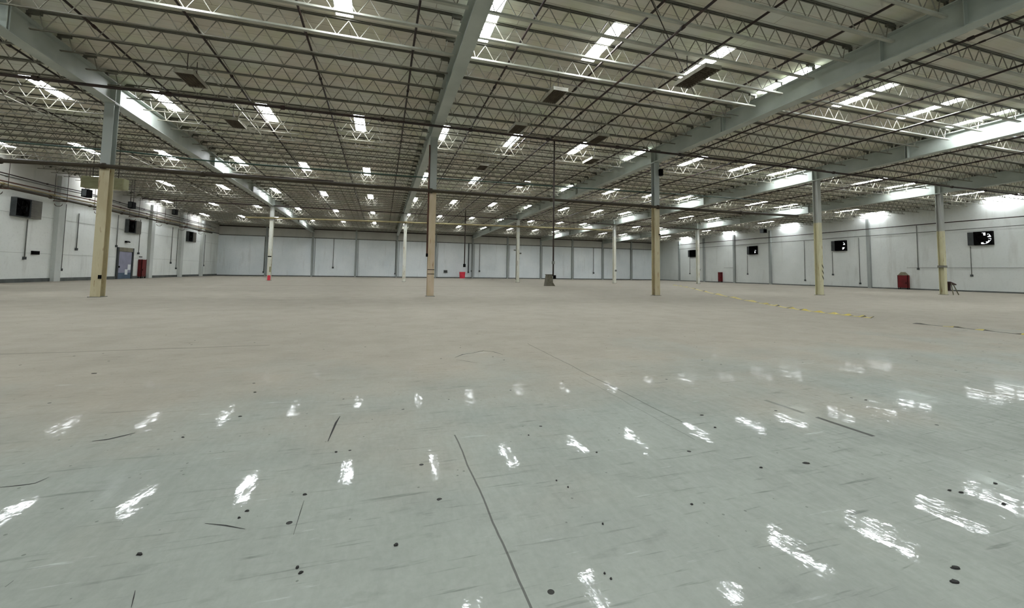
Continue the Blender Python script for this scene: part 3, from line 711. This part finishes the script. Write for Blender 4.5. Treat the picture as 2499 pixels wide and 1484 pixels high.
MB().add([(-.32, -.2, .88), (.3, -.2, .70), (.3, .25, .70), (-.32, .25, .88), (-.32, -.2, .95), (.3, -.2, .77), (.3, .25, .77), (-.32, .25, .95)],
         [(0, 3, 2, 1), (4, 5, 6, 7), (0, 1, 5, 4), (1, 2, 6, 5), (2, 3, 7, 6), (3, 0, 4, 7)]).obj('top', M['maroon'], t)
for a, b2 in (((-.2, -.15, .85), (-.3, -.3, 0)), ((-.2, .2, .85), (-.3, .35, 0)), ((.02, -.15, .78), (.3, -.3, 0)), ((.02, .2, .78), (.3, .35, 0))):
    MB().prism(a, b2, .03, 6).obj('leg', M['wood'], t)
Bx(-.28, -.14, -.1, .15, .3, .85).obj('side_board', M['maroon'], t)
# caution tape along the floor
def catmull(ps, n=10):
    out = []
    for i in range(len(ps)-1):
        p0, p1, p2, p3 = ps[max(i-1, 0)], ps[i], ps[i+1], ps[min(i+2, len(ps)-1)]
        for k in range(n):
            t = k/n; out.append(tuple(.5*((2*p1[a])+(-p0[a]+p2[a])*t+(2*p0[a]-5*p1[a]+4*p2[a]-p3[a])*t*t+(-p0[a]+3*p1[a]-3*p2[a]+p3[a])*t**3) for a in range(2)))
    return out+[tuple(ps[-1])]
def ribbon(name, P, wd, label, alt, lift=.03):
    b = MB(); n = len(P); vs = []
    for i, p in enumerate(P):
        q = P[min(i+1, n-1)]; o = P[max(i-1, 0)]; dx, dy = q[0]-o[0], q[1]-o[1]; l = math.hypot(dx, dy) or 1
        nx, ny = -dy/l, dx/l; h = .004+lift*max(0, math.sin(i*.9)); tw = wd*(.82+.18*math.sin(i*.53))
        vs += [(p[0]-nx*tw/2, p[1]-ny*tw/2, .004), (p[0]+nx*tw/2, p[1]+ny*tw/2, .004+h), (p[0]+nx*tw/2, p[1]+ny*tw/2, .002+h), (p[0]-nx*tw/2, p[1]-ny*tw/2, .002)]
    for i in range(n-1):
        b.cur = 1 if alt(i) else 0
        o = 4*i; b.add([vs[o+k] for k in range(8)], [(0, 1, 5, 4), (1, 2, 6, 5), (2, 3, 7, 6), (3, 0, 4, 7)])
    o = b.obj(name, [M['yellow'], M['blacktape']]); return tag(o, label, 'tape')
TP = [(30.5, 38.2), (29.3, 36.3), (26.2, 30.8), (20.1, 21.5), (16.1, 14.95), (14.6, 12.25), (13.8, 10.4), (13.6, 9.2), (13.48, 8.35)]
ribbon('caution_tape', catmull(TP, 16), .17, 'yellow and black caution tape lying across the floor at right', lambda i: i % 6 == 1, .05)
ribbon('tape_end', catmull([(13.1, 7.2), (13.2, 6.45), (13.15, 5.9), (13.1, 5.1), (13.2, 4.4)], 8), .06, 'darker twisted tape strip at the right edge of the floor', lambda i: i % 8 < 6, .02)
# scraps and scuffed-off bits lying about
def fxy(px, py):
    d = fw+r2*(px-1249.5)/1010.7-u2*(py-600.5)/1010.7
    s = -CAMH/d.z; return d.x*s, d.y*s
SC = [(1968, 1131, .075, .02, 'pointed black scrap right of centre on the near floor'), (2332, 1387, .06, .02, 'upper of two black scraps at the lower right'), (2330, 1421, .06, .022, 'lower of two black scraps at the lower right'),
      (2450, 1231, .05, .014, 'long black scrap by the right edge, among light streaks'), (340, 1354, .045, .015, 'flat dark scrap at the lower left'), (726, 1386, .02, .016, 'left one of two dark crumbs at the lower left'),
      (734, 1399, .03, .015, 'right one of two dark crumbs at the lower left'), (603, 1248, .032, .015, 'black crumb below the tall bright streak at left'), (583, 1265, .02, .014, 'small black crumb lower left of another crumb'),
      (744, 1208, .032, .014, 'dark crumb at the head of a thin scratch'), (966, 1331, .03, .02, 'dark smear-like scrap left of the floor crack'), (1386, 1190, .016, .014, 'round black crumb right of the floor crack'),
      (1358, 1174, .016, .012, 'smaller black crumb next to the round one'), (1290, 1063, .02, .012, 'tiny dark scrap above the crack'), (1456, 1105, .022, .012, 'dark crumb beside the forked bright streak'),
      (446, 1068, .035, .012, 'dark fleck in the left middle floor'), (820, 1104, .03, .012, 'dark fleck above the streak left of centre'), (1471, 1280, .016, .012, 'upper black speck in the lower middle'),
      (1475, 1401, .014, .01, 'left lower black speck in the lower middle'), (1491, 1414, .016, .01, 'right lower black speck in the lower middle'), (1857, 1142, .03, .013, 'dark crumb left of the pointed scrap'),
      (1713, 1014, .05, .012, 'dark sliver above the streak cluster at right'), (2346, 1203, .05, .016, 'dark scrap above the long light streaks'), (2318, 1198, .035, .014, 'crumb left of the scrap above the long streaks'),
      (2429, 1181, .04, .014, 'black crumb near the right edge'), (1688, 1232, .022, .014, 'black speck in the right middle floor'), (586, 1017, .04, .012, 'dark sliver right of the broken streak at left'), (622, 958, .045, .012, 'dark sliver farther off at left'),
      (230, 912, .09, .014, 'long thin dark sliver far at left'), (2113, 977, .05, .014, 'crumb far at right'), (1745, 1044, .03, .016, 'small black hook beside the streak cluster')]
for px, py, L_, W_, lab in SC:
    x, y = fxy(px, py); L_ *= .68; W_ *= .62; b = MB(); n = 9; vs = []; rz = random.uniform(-.5, .2)
    for z, sc_ in ((.001, 1), (.006, .75)):
        for k in range(n):
            a = 2*math.pi*k/n; q = random.uniform(.65, 1.15)*sc_
            ux, uy = L_/2*q*math.cos(a), W_*.9*q*math.sin(a)
            vs.append((ux*math.cos(rz)-uy*math.sin(rz), ux*math.sin(rz)+uy*math.cos(rz), z))
    fs = [(k, (k+1) % n, n+(k+1) % n, n+k) for k in range(n)]+[tuple(range(n, 2*n)), tuple(range(n))[::-1]]
    tag(b.add(vs, fs).obj('floor_scrap', M['scrap'], None, (x, y, 0)), lab, 'debris', 'scraps on the floor')
# long rubber scratches are thin marks scored on the floor
def scratch(pts, wd, lab):
    b = MB(); vs = []; P = [fxy(*p) for p in pts]; n = len(P)
    for i, p in enumerate(P):
        q = P[min(i+1, n-1)]; o = P[max(i-1, 0)]; dx, dy = q[0]-o[0], q[1]-o[1]; l = math.hypot(dx, dy)
        w2 = wd/2*(.3 if i in (0, n-1) else random.uniform(.7, 1.2)); vs += [(p[0]+dy/l*w2, p[1]-dx/l*w2, .0015), (p[0]-dy/l*w2, p[1]+dx/l*w2, .0015)]
    b.add(vs, [(2*i, 2*i+1, 2*i+3, 2*i+2) for i in range(n-1)])
    o = b.obj('rubber_mark', M['scrap']); tag(o, lab, 'mark')
scratch([(830, 1016), (820, 1032), (813, 1048), (800, 1078)], .014, 'short black rubber mark left of centre on the floor')
scratch([(742, 1222), (733, 1250), (716, 1306)], .004, 'thin scratch below a dark crumb at lower left')
scratch([(1110, 873), (1130, 865), (1153, 862), (1180, 856), (1205, 859), (1228, 866)], .02, 'curved dark rubber mark in the middle of the floor')
scratch([(1113, 878), (1140, 882), (1165, 886)], .012, 'faint lower arc of the curved rubber mark')
scratch([(500, 1278), (550, 1283), (598, 1292)], .006, 'thin flat scratch at lower left')
scratch([(225, 1077), (262, 1073), (300, 1064), (330, 1057)], .016, 'long faint dark mark on the left floor')
scratch([(0, 1190), (50, 1185), (85, 1180), (120, 1165)], .01, 'dark mark running in from the left edge')
scratch([(12, 1434), (33, 1418)], .006, 'short scratch in the lower left corner')
scratch([(320, 1484), (326, 1460), (330, 1442)], .005, 'upright scratch cut by the bottom edge')
